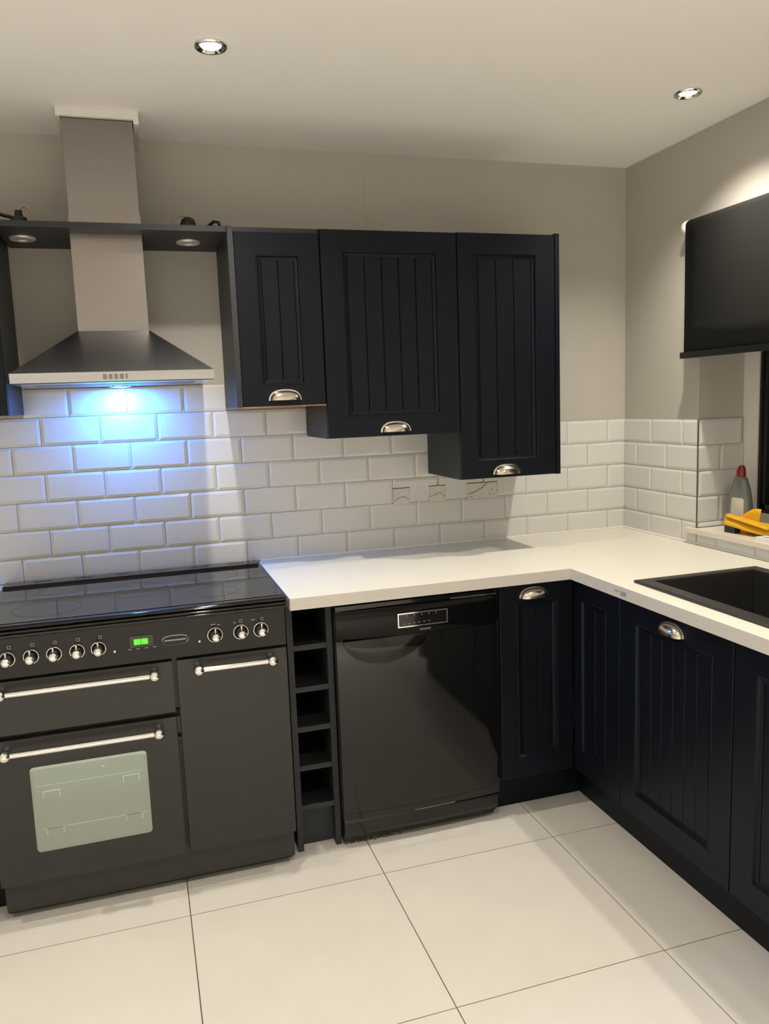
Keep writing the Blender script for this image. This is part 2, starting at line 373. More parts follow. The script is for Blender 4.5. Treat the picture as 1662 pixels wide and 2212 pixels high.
# ================================================================== FURNITURE HELPERS
def mapper(kind, face):
    """(u, d, z) -> world; u runs along the run, d sticks out of the face"""
    if kind == 'back': return lambda u, d, z: (u, face-d, z)
    return lambda u, d, z: (face-d, u, z)
def mbox(bm, mp, u0, u1, d0, d1, z0, z1):
    a = mp(u0, d0, z0); b = mp(u1, d1, z1); return bx(bm, a[0], b[0], a[1], b[1], a[2], b[2])
def loft(bm, mp, rects):
    """nested rectangles (u0, u1, z0, z1, d) joined ring to ring"""
    rings = [[bm.verts.new(mp(*p)) for p in ((u0, d, z0), (u1, d, z0), (u1, d, z1), (u0, d, z1))] for u0, u1, z0, z1, d in rects]
    for a, b in zip(rings, rings[1:]):
        for k in range(4): bm.faces.new((a[k], a[(k+1) % 4], b[(k+1) % 4], b[k]))
    return rings
def cup_handle(mp, uc, zb, parent, a=.052, h=.033, D=.026):
    bm = bmesh.new(); n, m_ = 20, 8; th = .0016
    for off, flip in ((0, 0), (th, 1)):
        A, Hh, DD = a-off, h-off, D-off; g = {}
        for i in range(n+1):
            for j in range(m_+1):
                t_ = PI*i/n; f = PI/2*j/m_
                sx = math.cos(t_); sy = math.sin(t_)
                g[i, j] = bm.verts.new(mp(uc + A*math.copysign(abs(sx)**.8, sx), .0012 + DD*sy**.8*math.sin(f), zb + Hh*sy**.85*math.cos(f)))
        for i in range(n):
            for j in range(m_): bm.faces.new((g[i, j], g[i+1, j], g[i+1, j+1], g[i, j+1]))
    # flat flange around the arch
    inner, outer = [], []
    for i in range(n+1):
        t_ = PI*i/n; sx, sy = math.cos(t_), math.sin(t_)
        inner.append((bm.verts.new(mp(uc+(a-.001)*math.copysign(abs(sx)**.8, sx), .0028, zb+(h-.001)*sy**.85)), bm.verts.new(mp(uc+(a-.001)*math.copysign(abs(sx)**.8, sx), 0.0004, zb+(h-.001)*sy**.85))))
        outer.append((bm.verts.new(mp(uc+(a+.005)*math.copysign(abs(sx)**.8, sx), .002, zb+(h+.005)*sy**.85-.001)), bm.verts.new(mp(uc+(a+.005)*math.copysign(abs(sx)**.8, sx), 0.0004, zb+(h+.005)*sy**.85-.001))))
    for i in range(n):
        bm.faces.new((inner[i][0], inner[i+1][0], outer[i+1][0], outer[i][0])); bm.faces.new((outer[i][0], outer[i+1][0], outer[i+1][1], outer[i][1]))
    bmesh.ops.remove_doubles(bm, verts=bm.verts[:], dist=1e-5)
    return obj('cup_handle', bm, 'dchrome', parent, smooth=True, label='shiny nickel half-moon cup handle')
def door(root, kind, face, u0, u1, z0, z1, stile, n_planks=0, handle=None, rail=None, th=.020, pc=.0017):
    """shaker door: moulded frame, tongue-and-groove planks, cup handle.  face = plane the door is hung on"""
    mp = mapper(kind, face); s = stile if isinstance(stile, tuple) else (stile, stile); r = rail or (s[0], s[0])
    u0, u1 = min(u0, u1)+.0012, max(u0, u1)-.0012; z0 += .0012; z1 -= .0012
    a0, a1, b0, b1 = u0+s[0], u1-s[1], z0+r[0], z1-r[1]
    e = .0015
    bm = bmesh.new()
    loft(bm, mp, [(u0, u1, z0, z1, .0005), (u0, u1, z0, z1, th-e), (u0+e, u1-e, z0+e, z1-e, th), (a0, a1, b0, b1, th), (a0+.0015, a1-.0015, b0+.0015, b1-.0015, th+.0016), (a0+.0055, a1-.0055, b0+.0055, b1-.0055, th+.0010),
                  (a0+.009, a1-.009, b0+.009, b1-.009, th-.006), (a0+.019, a1-.019, b0+.019, b1-.019, th-.0085), (a0+.019, a1-.019, b0+.019, b1-.019, .006)])
    rr = [bm.verts.new(mp(*p)) for p in ((a0+.019, .006, b0+.019), (a1-.019, .006, b0+.019), (a1-.019, .006, b1-.019), (a0+.019, .006, b1-.019))]; bm.faces.new(rr)
    bk = [bm.verts.new(mp(*p)) for p in ((u0, .0005, z0), (u1, .0005, z0), (u1, .0005, z1), (u0, .0005, z1))]; bm.faces.new(bk[::-1])
    d = obj('door', bm, 'navy', root)
    if n_planks:
        p0, p1 = a0+.0195, a1-.0195; pw = (p1-p0)/n_planks
        for i in range(n_planks):
            bm = bmesh.new(); q0, q1 = p0+i*pw+.0003, p0+(i+1)*pw-.0003; zz0, zz1 = b0+.0195, b1-.0195; c = pc
            loft(bm, mp, [(q0, q1, zz0, zz1, .0062), (q0, q1, zz0, zz1, .0085), (q0+c, q1-c, zz0, zz1, .0112)])
            f = [bm.verts.new(mp(*p)) for p in ((q0+c, .0112, zz0), (q1-c, .0112, zz0), (q1-c, .0112, zz1), (q0+c, .0112, zz1))]; bm.faces.new(f)
            bmesh.ops.remove_doubles(bm, verts=bm.verts[:], dist=1e-6)
            obj('plank', bm, 'navy', d)
    if handle: cup_handle(mapper(kind, face-th), handle[0], handle[1], d)
    return d

# ================================================================== RANGE COOKER
CL, CR = -2.572, -1.683
ck = thing('range_cooker', 'black double-oven range cooker with chrome knobs and bar handles', 'cooker', ((CL+CR)/2, -.35, 0))
FP = -.662                                               # plane of the door fronts
obj('body', B((CL+.006, CR-.006, -.632, -.06, .028, .905), (CL+.05, CL+.09, -.58, -.54, 0, .03), (CR-.09, CR-.05, -.58, -.54, 0, .03), (CL+.05, CL+.09, -.14, -.1, 0, .03), (CR-.09, CR-.05, -.14, -.1, 0, .03)), 'enamel', ck)
hob = obj('hob', B((CL, CR, -.655, -.068, .9055, .920), bev=.003, seg=2), 'glass', ck, label='glossy black glass hob')
ring_c = [(-2.39, -.50, .10), (-2.37, -.24, .075), (-2.13, -.36, .11), (-1.88, -.50, .075), (-1.87, -.24, .095)]
for x, y, r in ring_c:
    obj('cooking_zone', lathe(bmesh.new(), [(r, .0), (r, .0002), (r-.0018, .0002), (r-.0018, 0)], (x, y, .9201), 'z', 48), 'enamel', hob)
rear = obj('rear_trim', B((CL+.004, CR-.004, -.142, -.070, .9202, .9285), bev=.003, seg=2), 'gloss', ck)
for i in range(6):
    x = CL+.10+i*.135
    obj('vent_slot', B((x, x+.06, -.110, -.100, .9284, .9289)), 'inside', rear)
# ribbed front nose of the hob
prof = []
for c_, r in ((.9135, .0065), (.9005, .0062), (.8885, .0055)):
    for k in range(7):
        t_ = PI/2 - PI*k/6; prof.append((-.672 - (.013 if c_ > .91 else .009 if c_ > .895 else .004)*math.cos(t_), c_ + r*math.sin(t_)))
bm = bmesh.new(); ring = [[bm.verts.new((x, y, z)) for y, z in prof] + [bm.verts.new((x, -.645, .883)), bm.verts.new((x, -.645, .920))] for x in (CL-.002, CR+.002)]
for k in range(len(ring[0])):
    k2 = (k+1) % len(ring[0]); bm.faces.new((ring[0][k], ring[0][k2], ring[1][k2], ring[1][k]))
bm.faces.new(ring[0][::-1]); bm.faces.new(ring[1])
obj('front_trim', bm, 'gloss', ck, smooth=True, label='ribbed gloss black front edge of the hob')
panel = obj('control_panel', B((CL+.002, CR-.002, -.667, -.632, .764, .8835), bev=.003, seg=2), 'penamel', ck)
PY = -.667
def knob(x, z, r=.0205):
    k = obj('knob', lathe(bmesh.new(), [(0, .014), (.005, .014), (.0055, .022), (.0115, .0245), (.0142, .030), (.0142, .0365), (.0115, .0425), (.006, .0455), (0, .046)], (x, PY, z), '-y', 24), 'chrome', ck, smooth='all', label='round chrome control knob')
    obj('bezel', lathe(bmesh.new(), [(r+.0015, .0002), (r+.001, .002), (r-.0006, .0028), (r-.0018, .002), (r-.0025, .0002)], (x, PY, z), '-y', 36), 'chrome', k, smooth='all')
    obj('skirt', lathe(bmesh.new(), [(r-.0028, .0003), (r-.0035, .006), (r-.009, .0125), (0, .0145)], (x, PY, z), '-y', 30), 'gloss', k, smooth='all')
    bm = bmesh.new(); tube(bm, [(x, PY-.026, z+.010), (x, PY-.026, z+.0175), (x, PY-.024, z+.023), (x, PY-.022, z+.0265)], [.0035, .0024, .0042, .0022], 10)
    obj('pointer', bm, 'chrome', k, smooth='all')
for x in (-2.489, -2.426, -2.364, -2.301, -2.242): knob(x, .8205)
for x in (-1.903, -1.824, -1.762): knob(x, .8205, .0225)
def frame_bm(x0, x1, z0, z1, t_, y0, y1):
    return B((x0, x1, y0, y1, z0, z0+t_), (x0, x1, y0, y1, z1-t_, z1), (x0, x0+t_, y0, y1, z0+t_, z1-t_), (x1-t_, x1, y0, y1, z0+t_, z1-t_))
for x in (-2.482, -2.42, -2.359, -2.296, -2.235, -1.757, -1.823):
    obj('marking', frame_bm(x-.0045, x+.0045, .8505, .8595, .0011, PY-.0006, PY+.001), 'print', panel)
for x0, x1, z in ((-1.915, -1.90, .8545), (-1.894, -1.886, .852), (-1.845, -1.838, .852), (-1.79, -1.779, .855)):
    obj('marking', B((x0, x1, PY-.0006, PY+.001, z-.0011, z+.0011)), 'print', panel)
clock = obj('clock', B((-2.153, -2.086, PY-.0025, PY+.002, .812, .846), bev=.0015), 'gloss', panel, label='oven clock with green lit display')
for x0, x1 in ((-2.1415, -2.1225), (-2.1205, -2.1015)): obj('display', B((x0, x1, PY-.0031, PY-.002, .8195, .8365)), 'green', clock)
for i in range(4): obj('marking', B((-2.16+i*.024, -2.150+i*.024, PY-.0007, PY+.001, .8055, .8075)), 'print', panel)
for x in (-2.197, -1.951): obj('switch', lathe(bmesh.new(), [(.0062, 0), (.0058, .004), (.0045, .010), (.002, .0118), (0, .012)], (x, PY, .8085), '-y', 16), 'chrome', panel, smooth='all')
# oval badge
bm = bmesh.new(); N = 40; e = []
for k in range(N):
    t_ = 2*PI*k/N; c_, s_ = math.cos(t_), math.sin(t_); e.append((-2.022+.0395*math.copysign(abs(c_)**.7, c_), .8205+.0155*math.copysign(abs(s_)**.8, s_)))
ringv = []
for (x, z) in e:
    dx, dz = x+2.022, z-.8205
    ringv.append([bm.verts.new((-2.022+dx*f, y, .8205+dz*g)) for f, g, y in ((1, 1, PY), (1, 1, PY-.002), (.965, .9, PY-.0035), (.93, .82, PY-.002), (.93, .82, PY))])
for k in range(N):
    a, b = ringv[k], ringv[(k+1) % N]
    for j in range(4): bm.faces.new((a[j], a[j+1], b[j+1], b[j]))
badge = obj('badge', bm, 'chrome', panel, smooth=True, label='oval chrome maker badge')
obj('badge_bar', B((-2.054, -1.99, PY-.0016, PY+.001, .8188, .8222), bev=.0005), 'print', badge)
# doors
def oven_door(x0, x1, z0, z1):
    return obj('oven_door', B((x0, x1, FP, -.633, z0, z1), bev=.004, seg=2), 'enamel', ck)
def bar_handle(d, x0, x1, z):
    y = FP-.046
    bm = bmesh.new(); tube(bm, [(x0+.004, y, z), (x1-.004, y, z)], .0088, 16)
    h = obj('bar_handle', bm, 'chrome', d, smooth=True, label='polished chrome bar handle')
    for x in (x0, x1):
        bm = lathe(bmesh.new(), [(0, -.001), (.012, -.001), (.0135, .004), (.0095, .012), (.009, .028), (.0135, .034), (.0168, .043), (.0165, .052), (.013, .060), (.006, .0645), (0, .065)], (x, FP, z), '-y', 24)
        obj('handle_bracket', bm, 'chrome', d, smooth='all')
g = oven_door(CL+.002, -2.0365, .592, .753); bar_handle(g, -2.512, -2.090, .729)
ov = oven_door(CL+.002, -2.0365, .126, .576); bar_handle(ov, -2.516, -2.090, .549)
rd = oven_door(-2.0225, CR-.002, .129, .753); bar_handle(rd, -1.961, -1.737, .729)
obj('door_gap', B((CL+.004, CR-.004, -.640, -.630, .576, .592)), 'inside', ck)
obj('hinge', B((-2.0345, -2.0255, -.652, -.632, .50, .507), (-2.0345, -2.0255, -.652, -.632, .52, .575), bev=.001), 'gloss', ck)
def rrect(x0, x1, z0, z1, r, n=5):
    out = []
    for cx, cz, a0 in ((x1-r, z0+r, -PI/2), (x1-r, z1-r, 0), (x0+r, z1-r, PI/2), (x0+r, z0+r, PI)):
        for k in range(n+1): t_ = a0 + PI/2*k/n; out.append((cx+r*math.cos(t_), cz+r*math.sin(t_)))
    return out
bm = bmesh.new()
r1 = [bm.verts.new((x, FP+.001, z)) for x, z in rrect(-2.462, -2.131, .219, .486, .012)]
r2_ = [bm.verts.new((x, FP-.0022, z)) for x, z in rrect(-2.4615, -2.1315, .2195, .4855, .0115)]
r3 = [bm.verts.new((x, FP-.0042, z)) for x, z in rrect(-2.454, -2.139, .227, .478, .008)]
for a, b in ((r1, r2_), (r2_, r3)):
    for k in range(len(a)): bm.faces.new((a[k], a[(k+1) % len(a)], b[(k+1) % len(a)], b[k]))
bm.faces.new(r3)
win = obj('oven_window', bm, 'oven', ov, label='pale grey-green reflective oven window')
Y = FP-.0046
for (x0, x1, z) in ((-2.445, -2.145, .425), (-2.445, -2.145, .290)):
    obj('shelf_line', B((x0, x1, Y, Y+.0006, z, z+.0013)), 'ovenm', win)
for (x, z) in ((-2.432, .388), (-2.205, .397), (-2.43, .272), (-2.205, .272)):
    obj('shelf_runner', B((x, x+.048, Y, Y+.0006, z+.018, z+.0205), (x, x+.0018, Y, Y+.0006, z, z+.018), (x+.0462, x+.048, Y, Y+.0006, z, z+.018)), 'ovenm', win)
obj('vent_mark', B((-2.262, -2.255, Y, Y+.0006, .4555, .4605)), 'ovenm', win)
pl = obj('plinth', B((CL+.008, CR-.012, -.618, -.590, .016, .122), bev=.003), 'penamel', ck)
random.seed(3)
for x0, x1, z in ((-2.45, -2.36, .092), (-2.37, -2.31, .098), (-2.29, -2.24, .104), (-2.40, -2.26, .078), (-2.43, -2.31, .062), (-2.02, -1.90, .100), (-1.98, -1.93, .082)):
    obj('vent_slot', B((x0, x1, -.6188, -.617, z, z+.007)), 'inside', pl)

# ================================================================== COOKER HOOD
hd = thing('cooker_hood', 'stainless steel chimney cooker hood over the range cooker', 'cooker hood', (-2.135, -.2, 1.6))
HX0, HX1, HF, HBK = -2.437, -1.836, -.470, -.0105
bm = bmesh.new()
def ringr(x0, x1, y0, y1, z): return [bm.verts.new(p) for p in ((x0, y0, z), (x1, y0, z), (x1, y1, z), (x0, y1, z))]
rs = [ringr(HX0+.004, HX1-.004, HF+.004, HBK, 1.603), ringr(HX0, HX1, HF, HBK, 1.6055), ringr(HX0, HX1, HF, HBK, 1.635), ringr(-2.246, -2.019, -.272, HBK, 1.7765)]
for a, b in zip(rs, rs[1:]):
    for k in range(4): bm.faces.new((a[k], a[(k+1) % 4], b[(k+1) % 4], b[k]))
bm.faces.new(rs[0][::-1]); bm.faces.new(rs[-1])
canopy = obj('canopy', bm, 'steelh', hd)
obj('chimney_sleeve', B((-2.2435, -2.0215, -.2695, -.012, 1.777, 2.146), bev=.0015), 'steel', hd)
obj('chimney_top', B((-2.2405, -2.0245, -.2665, -.012, 2.1455, 2.456), bev=.001), 'steel', hd)
obj('ceiling_collar', B((-2.255, -2.2425, -.285, -.0005, 2.437, 2.4655), (-2.0215, -2.005, -.285, -.0005, 2.425, 2.4655), (-2.2425, -2.0215, -.285, -.2705, 2.439, 2.4655), bev=.002), 'white', hd, label='white painted collar where the chimney meets the ceiling')
for i in range(5):
    x = -2.172+i*.0165
    obj('button', B((x, x+(.011 if i < 4 else .006), HF-.0022, HF+.001, 1.612, 1.6275), bev=.001), 'trim', canopy)
obj('grease_filter', B((HX0+.05, HX1-.05, HF+.12, -.16, 1.6015, 1.6035)), 'trim', canopy)
LX, LYY = -2.130, -.080
obj('lamp_ring', lathe(bmesh.new(), [(.036, 0), (.036, .004), (.030, .005), (.028, .003)], (LX, LYY, 1.603), '-z', 32), 'chrome', hd, smooth='all')
obj('lamp_lens', lathe(bmesh.new(), [(.0285, .0005), (.026, .004), (.014, .006), (0, .0065)], (LX, LYY, 1.603), '-z', 32), 'hoodlens', hd, smooth='all', label='bright blue-white hood lamp')
ld = bpy.data.lights.new('lamp', 'AREA'); ld.shape = 'DISK'; ld.size = .05; ld.energy = HOOD_W; ld.color = HOOD_COL
lo = bpy.data.objects.new('lamp', ld); C.objects.link(lo); lo.parent = hd; lo.location = Vector((LX, LYY, 1.5955)) - Vector((-2.135, -.2, 1.6))

# ================================================================== BRIDGING SHELF
sh = obj('bridging_shelf', B((-2.4575, -1.7565, -.350, -.2725, 2.085, 2.103), (-2.4575, -2.2465, -.2725, -.002, 2.085, 2.103), (-2.0185, -1.7565, -.2725, -.002, 2.085, 2.103)), 'carcass', loc=(-2.1, -.2, 2.085))
tag(sh, 'dark grey shelf bridging the gap around the hood chimney', 'shelf')
def shelf_lamp(x, y, label, left):
    t = thing('shelf_downlight', label, 'downlight', (x, y, 2.085), 'unlit downlights under the bridging shelf')
    obj('bezel', lathe(bmesh.new(), [(.041, 0), (.0415, .003), (.038, .0075), (.033, .0085), (.030, .006), (.028, .002)], (x, y, 2.085), '-z', 36), 'satin', t, smooth='all', label='brushed metal ring')
    obj('lens', lathe(bmesh.new(), [(.029, .0003), (.027, .0025), (0, .003)], (x, y, 2.085), '-z', 30), 'offlens', t, smooth='all')
    zt = 2.1032
    t = thing('lamp_connector', 'black connector on the shelf with clear clip and long trailing black cable' if left else 'black connector on the shelf beside the narrow wall cabinet, with short cable', 'cable connector', (x, y, zt), 'connectors lying on the bridging shelf')
    if left:
        obj('housing', lathe(bmesh.new(), [(.027, 0), (.027, .032), (.024, .044), (.013, .047), (.011, .066), (0, .067)], (x-.005, y, zt), 'z', 20), 'cable', t, smooth=True)
        obj('cable', tube(bmesh.new(), [(x+.028, y, zt+.012), (x-.01, y, zt+.042), (x-.05, y, zt+.050), (x-.09, y-.01, zt+.062), (x-.14, y-.01, zt+.060), (x-.19, y, zt+.03), (x-.24, y, zt+.006)], .0058, 8), 'cable', t, smooth='all')
        obj('spring_clip', tube(bmesh.new(), [(x-.004, y, zt+.064), (x+.004, y, zt+.078), (x+.016, y, zt+.082), (x+.028, y, zt+.074), (x+.037, y, zt+.055), (x+.043, y, zt+.032), (x+.046, y, zt+.0045)], .0042, 8), 'clear', t, smooth='all')
    else:
        obj('housing', lathe(bmesh.new(), [(.027, 0), (.027, .040), (.022, .054), (.010, .062), (0, .063)], (x+.004, y, zt), 'z', 20), 'cable', t, smooth=True)
        obj('spring_clip', tube(bmesh.new(), [(x-.044, y, zt+.0045), (x-.044, y, zt+.040), (x-.036, y, zt+.062), (x-.020, y, zt+.070), (x-.004, y, zt+.064)], .004, 8), 'clear', t, smooth='all')
        obj('cable', tube(bmesh.new(), [(x+.03, y, zt+.008), (x+.055, y-.03, zt+.016), (x+.085, y-.06, zt+.038), (x+.100, y-.07, zt+.034), (x+.108, y-.07, zt+.006)], .0055, 8), 'cable', t, smooth='all')
shelf_lamp(-2.394, -.182, 'unlit round downlight under the bridging shelf on the far side of the chimney', True)
shelf_lamp(-1.867, -.178, 'unlit round downlight under the bridging shelf beside the narrow wall cabinet', False)

# ================================================================== WALL CABINETS
def wall_cab(label, x0, x1, z0, z1, doorspan, dz, stile, rail, planks, hz, ends=(0, 0), hx=None, under=False):
    t = thing('wall_cabinet', label, 'cabinet', ((x0+x1)/2, -.18, z0), 'wall cabinets')
    obj('body', B((x0, x1, -.349, -.0095, z0, z1), bev=.0008), 'carcass', t)
    if ends[0]: obj('end_panel', B((x0-.0002, x0+.018, -.3705, -.3485, z0, z1), bev=.0008), 'carcass', t)
    if ends[1]: obj('end_panel', B((x1-.0175, x1+.0002, -.3705, -.3485, z0, z1+.004), bev=.0008), 'navy', t)
    if under: obj('bottom_panel', B((x0+.001, x1-.001, -.368, -.011, z0-.0045, z0-.0003)), 'chip', t, label='bare brown board under the cabinet')
    dx0, dx1 = doorspan
    door(t, 'back', -.350, dx0, dx1, dz[0], dz[1], stile, planks, (hx if hx is not None else (dx0+dx1)/2, hz), rail)
    return t
wall_cab('narrow dark wall cabinet with the highest bottom edge, next to the hood gap', -1.7555, -1.4480, 1.512, 2.102, (-1.7375, -1.4485), (1.512, 2.084), .068, (.068, .070), 2, 1.530, (1, 0), -1.592, True)
wall_cab('wide dark wall cabinet with planked door between the two narrower cabinets', -1.4470, -.9470, 1.390, 2.102, (-1.4470, -.9470), (1.390, 2.100), .073, (.070, .068), 5, 1.405, (0, 0), -1.198)
wall_cab('tall dark wall cabinet hanging lowest, next to the room corner', -.9460, -.5360, 1.213, 2.102, (-.9460, -.5545), (1.213, 2.102), (.062, .074), (.062, .070), 3, 1.2265, (0, 1), -.763)
wall_cab('dark wall cabinet on the far side of the cooker hood', -2.9620, -2.4620, 1.512, 2.102, (-2.9620, -2.4620), (1.512, 2.100), .070, (.070, .070), 5, 1.53)

# ================================================================== WINE RACK
wr = thing('wine_rack', 'narrow dark wine rack with five open compartments beside the cooker', 'wine rack', (-1.59, -.3, 0))
for x0, x1 in ((-1.6665, -1.6470), (-1.5335, -1.5145)): obj('side_panel', B((x0, x1, -.575, -.06, .0, .868), bev=.001), 'carcass', wr)
for z in (.153, .294, .431, .570, .714): o = obj('shelf', B((-1.6468, -1.5337, -.570, -.075, z-.009, z+.009)), ['inside', 'carcass'], wr); [setattr(p, 'material_index', 1) for p in o.data.polygons if p.normal.y < -.9]  # black shelf tops: compartment shade put into the colour
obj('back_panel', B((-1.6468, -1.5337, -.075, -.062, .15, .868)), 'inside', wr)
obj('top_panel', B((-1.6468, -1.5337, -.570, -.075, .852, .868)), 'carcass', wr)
for x0, x1 in ((-1.6469, -1.6457), (-1.5348, -1.5336)): obj('shade_lining', B((x0, x1, -.566, -.075, .163, .851)), 'inside', wr)  # black sheets standing for the shade inside the compartments
obj('kick_panel', B((-1.6468, -1.5337, -.532, -.516, .0, .143)), 'carcass', wr)

# ================================================================== DISHWASHER
dw = thing('dishwasher', 'gloss black freestanding dishwasher under the worktop', 'dishwasher', (-1.22, -.3, 0))
D0, D1, DF = -1.5115, -.9325, -.622
obj('body', B((D0+.003, D1-.003, -.585, -.06, .018, .8545), (D0+.05, D0+.09, -.55, -.51, 0, .02), (D1-.09, D1-.05, -.55, -.51, 0, .02)), 'inside', dw)
def convex(x0, x1, z0, z1, yb, yf, bulge, n=24, m_=8, tbulge=0.0):
    bm = bmesh.new(); g = {}
    for i in range(n+1):
        for j in range(m_+1):
            s = 2*i/n-1; t_ = 2*j/m_-1
            yy = yf - bulge*(1-s*s) - tbulge*(1-t_*t_)
            if i in (0, n): yy += .004
            if j in (0, m_): yy += .003
            g[i, j] = bm.verts.new((x0+(x1-x0)*i/n, yy, z0+(z1-z0)*j/m_))
    for i in range(n):
        for j in range(m_): bm.faces.new((g[i, j], g[i+1, j], g[i+1, j+1], g[i, j+1]))
    bnd = [e for e in bm.edges if len(e.link_faces) == 1]
    r = bmesh.ops.extrude_edge_only(bm, edges=bnd)
    for v in [x for x in r['geom'] if isinstance(x, bmesh.types.BMVert)]: v.co.y = yb
    return bm
obj('door', convex(D0, D1, .104, .7325, -.586, DF, .010, tbulge=.004, m_=14), 'gloss', dw, smooth=True)
cp = obj('control_panel', convex(D0, D1, .7350, .8340, -.586, DF-.002, .011, tbulge=.003), 'pgloss', dw, smooth=True)
obj('top_strip', B((D0+.002, D1-.002, DF+.004, -.586, .8350, .8500), bev=.003), 'gloss', dw)
obj('edge_trim', B((-1.105, D1-.003, DF-.0015, DF+.004, .8362, .8392)), 'chrome', dw)
disp = obj('display_frame', frame_bm(-1.303, -1.124, .7615, .8105, .0038, DF-.0185, DF-.013), 'chrome', cp, label='chrome framed display')
obj('display', B((-1.2995, -1.1275, DF-.0165, DF-.012, .765, .807)), 'gloss', disp)
random.seed(11)
for i in range(5): obj('marking', B((-1.27+i*.026, -1.2685+i*.026, DF-.0169, DF-.016, .797, .803)), 'print', disp)
for i in range(6): obj('marking', B((-1.285+i*.018, -1.277+i*.018, DF-.0169, DF-.016, .7715+.0006*i, .773+.0006*i)), 'print', disp)
obj('badge', B((-1.226, -1.186, DF-.0165, DF-.011, .7455, .7525), bev=.001), 'chrome', cp, label='small silver maker badge')
# bulge below the control panel, shaped to stand for a curved reflection
bm = bmesh.new(); g = {}
for i in range(25):
    for j in range(7):
        t_ = PI*i/24; q = j/6
        g[i, j] = bm.verts.new((-1.345 + .145*math.cos(t_)*(1-.9*q*0), DF-.0105+.001*abs(math.cos(t_))-.006*math.sin(PI*q)*math.sin(t_), .7335 - .088*math.sin(t_)*q))
for i in range(24):
    for j in range(6): bm.faces.new((g[i, j], g[i+1, j], g[i+1, j+1], g[i, j+1]))
bmesh.ops.remove_doubles(bm, verts=bm.verts[:], dist=1e-5)
r = bmesh.ops.extrude_edge_only(bm, edges=[e for e in bm.edges if len(e.link_faces) == 1])
for v in [x for x in r['geom'] if isinstance(x, bmesh.types.BMVert)]: v.co.y = DF+.002
obj('reflection_bulge', bm, 'gloss', dw, smooth=True)
obj('lower_panel', convex(D0+.002, D1-.006, .044, .1020, -.586, DF+.006, .006), 'gloss', dw, smooth=True)
obj('trim_line', B((-1.26, -1.11, DF-.0055, DF+.004, .1015, .1030)), 'print', dw)
obj('toe_panel', B((D0+.004, D1-.012, -.588, -.56, .012, .045)), 'gasket', dw)

# ================================================================== BASE CABINETS
KZ = .15
def base_cab(label, kind, u0, u1, stile, planks, handle, rail=(.070, .075), z1=.868, filler=False):
    if kind == 'back':
        t = thing('base_cabinet', label, 'cabinet', ((u0+u1)/2, -.3, KZ), 'base cabinets')
        obj('body', B((u0, u1, -.614, -.012, KZ, .8695)), 'carcass', t); face = -.615
    else:
        t = thing('base_cabinet', label, 'cabinet', (-.3, (u0+u1)/2, KZ), 'base cabinets')
        if filler == 'sink': obj('body', B((-.619, -.012, u0, u1, KZ, .66), (-.619, -.608, u0, u1, .66, .8695)), 'carcass', t)
        else: obj('body', B((-.619, -.012, u0, u1, KZ, .8695)), 'carcass', t)
        face = -.620
    door(t, kind, face, u0, u1, KZ, z1, stile, planks, handle, rail)
    return t
base_cab('narrow dark base cabinet in the inner corner beside the dishwasher', 'back', -.9290, -.6415, (.066, .060), 2, (-.797, .8135), (.072, .068))
base_cab('dark base cabinet in the inner corner under the worktop, without handle', 'right', -.9260, -.6420, (.080, .045), 2, None, (.080, .070))
base_cab('dark base cabinet with planked door and cup handle below the sink', 'right', -1.4410, -.9275, .078, 6, (-1.187, .8085), (.072, .072), filler='sink')
base_cab('dark base cabinet below the sink drainer, with planked door', 'right', -1.9560, -1.4425, .078, 6, (-1.70, .8085), (.072, .072), filler='sink')
base_cab('dark base cabinet closing the sink run beyond the drainer', 'right', -2.3980, -1.9575, .078, 5, (-2.18, .8085), (.072, .072))
base_cab('dark base cabinet on the far side of the range cooker', 'back', -3.08, -2.5800, .07, 5, (-2.83, .8085))
tag(obj('kickboard', B((-.9310, -.5630, -.5430, -.5260, .001, KZ-.001)), 'navy'), 'dark kickboard under the corner cabinet beside the dishwasher', 'kickboard')
tag(obj('kickboard', B((-.5625, -.5460, -2.40, -.5260, .001, KZ-.001)), 'navy'), 'long dark kickboard running below the sink cabinets', 'kickboard')
tag(obj('kickboard', B((-3.08, -2.582, -.5430, -.5260, .001, KZ-.001)), 'navy'), 'dark kickboard on the far side of the range cooker', 'kickboard')

# ================================================================== WORKTOP AND SINK
SX0, SX1, SY0, SY1 = -.606, -.130, -1.800, -.950
xs = [-1.6675, -.672, SX0+.02, SX1-.02, -.0100]; ys = [-2.40, SY0+.02, SY1-.02, -.672, -.0100]
wt = obj('worktop', slab(xs, ys, lambda i, j: (j == 3 or i > 0) and not (i == 2 and j == 1), .870, .910), ['wtop', 'wedge'], loc=(-.8, -.4, .87))
m_ = wt.modifiers.new('edge', 'BEVEL'); m_.width = .0015; m_.segments = 2; m_.limit_method = 'ANGLE'
tag(wt, 'cream L-shaped worktop running round the corner to the sink', 'worktop')
obj('mitre_joint', B((-.6727, -.6719, -.6727, -.6719, .8702, .9098)), 'grout', wt)
st = obj('sticker', B((-.6727, -.6721, -1.006, -.976, .8815, .8955)), 'sticker', wt, label='small grey sticker on the worktop edge')
obj('sticker_scrap', B((-.6727, -.6721, -.968, -.941, .8885, .8945)), 'sticker', wt)
wl = obj('worktop', slab([-3.08, -2.576], [-.672, -.0100], lambda i, j: True, .870, .910), ['wtop', 'wedge'], loc=(-2.8, -.4, .87))
tag(wl, 'short cream worktop on the far side of the range cooker', 'worktop')
sk = thing('kitchen_sink', 'black inset sink in the worktop below the window', 'sink', (-.37, -1.37, .71))
bm = bmesh.new(); mp = lambda u, d, z: (u, z, d)          # loft in plan: (x0, x1, y0, y1, height)
BX0, BX1, BY0, BY1 = -.556, -.172, -1.480, -.985
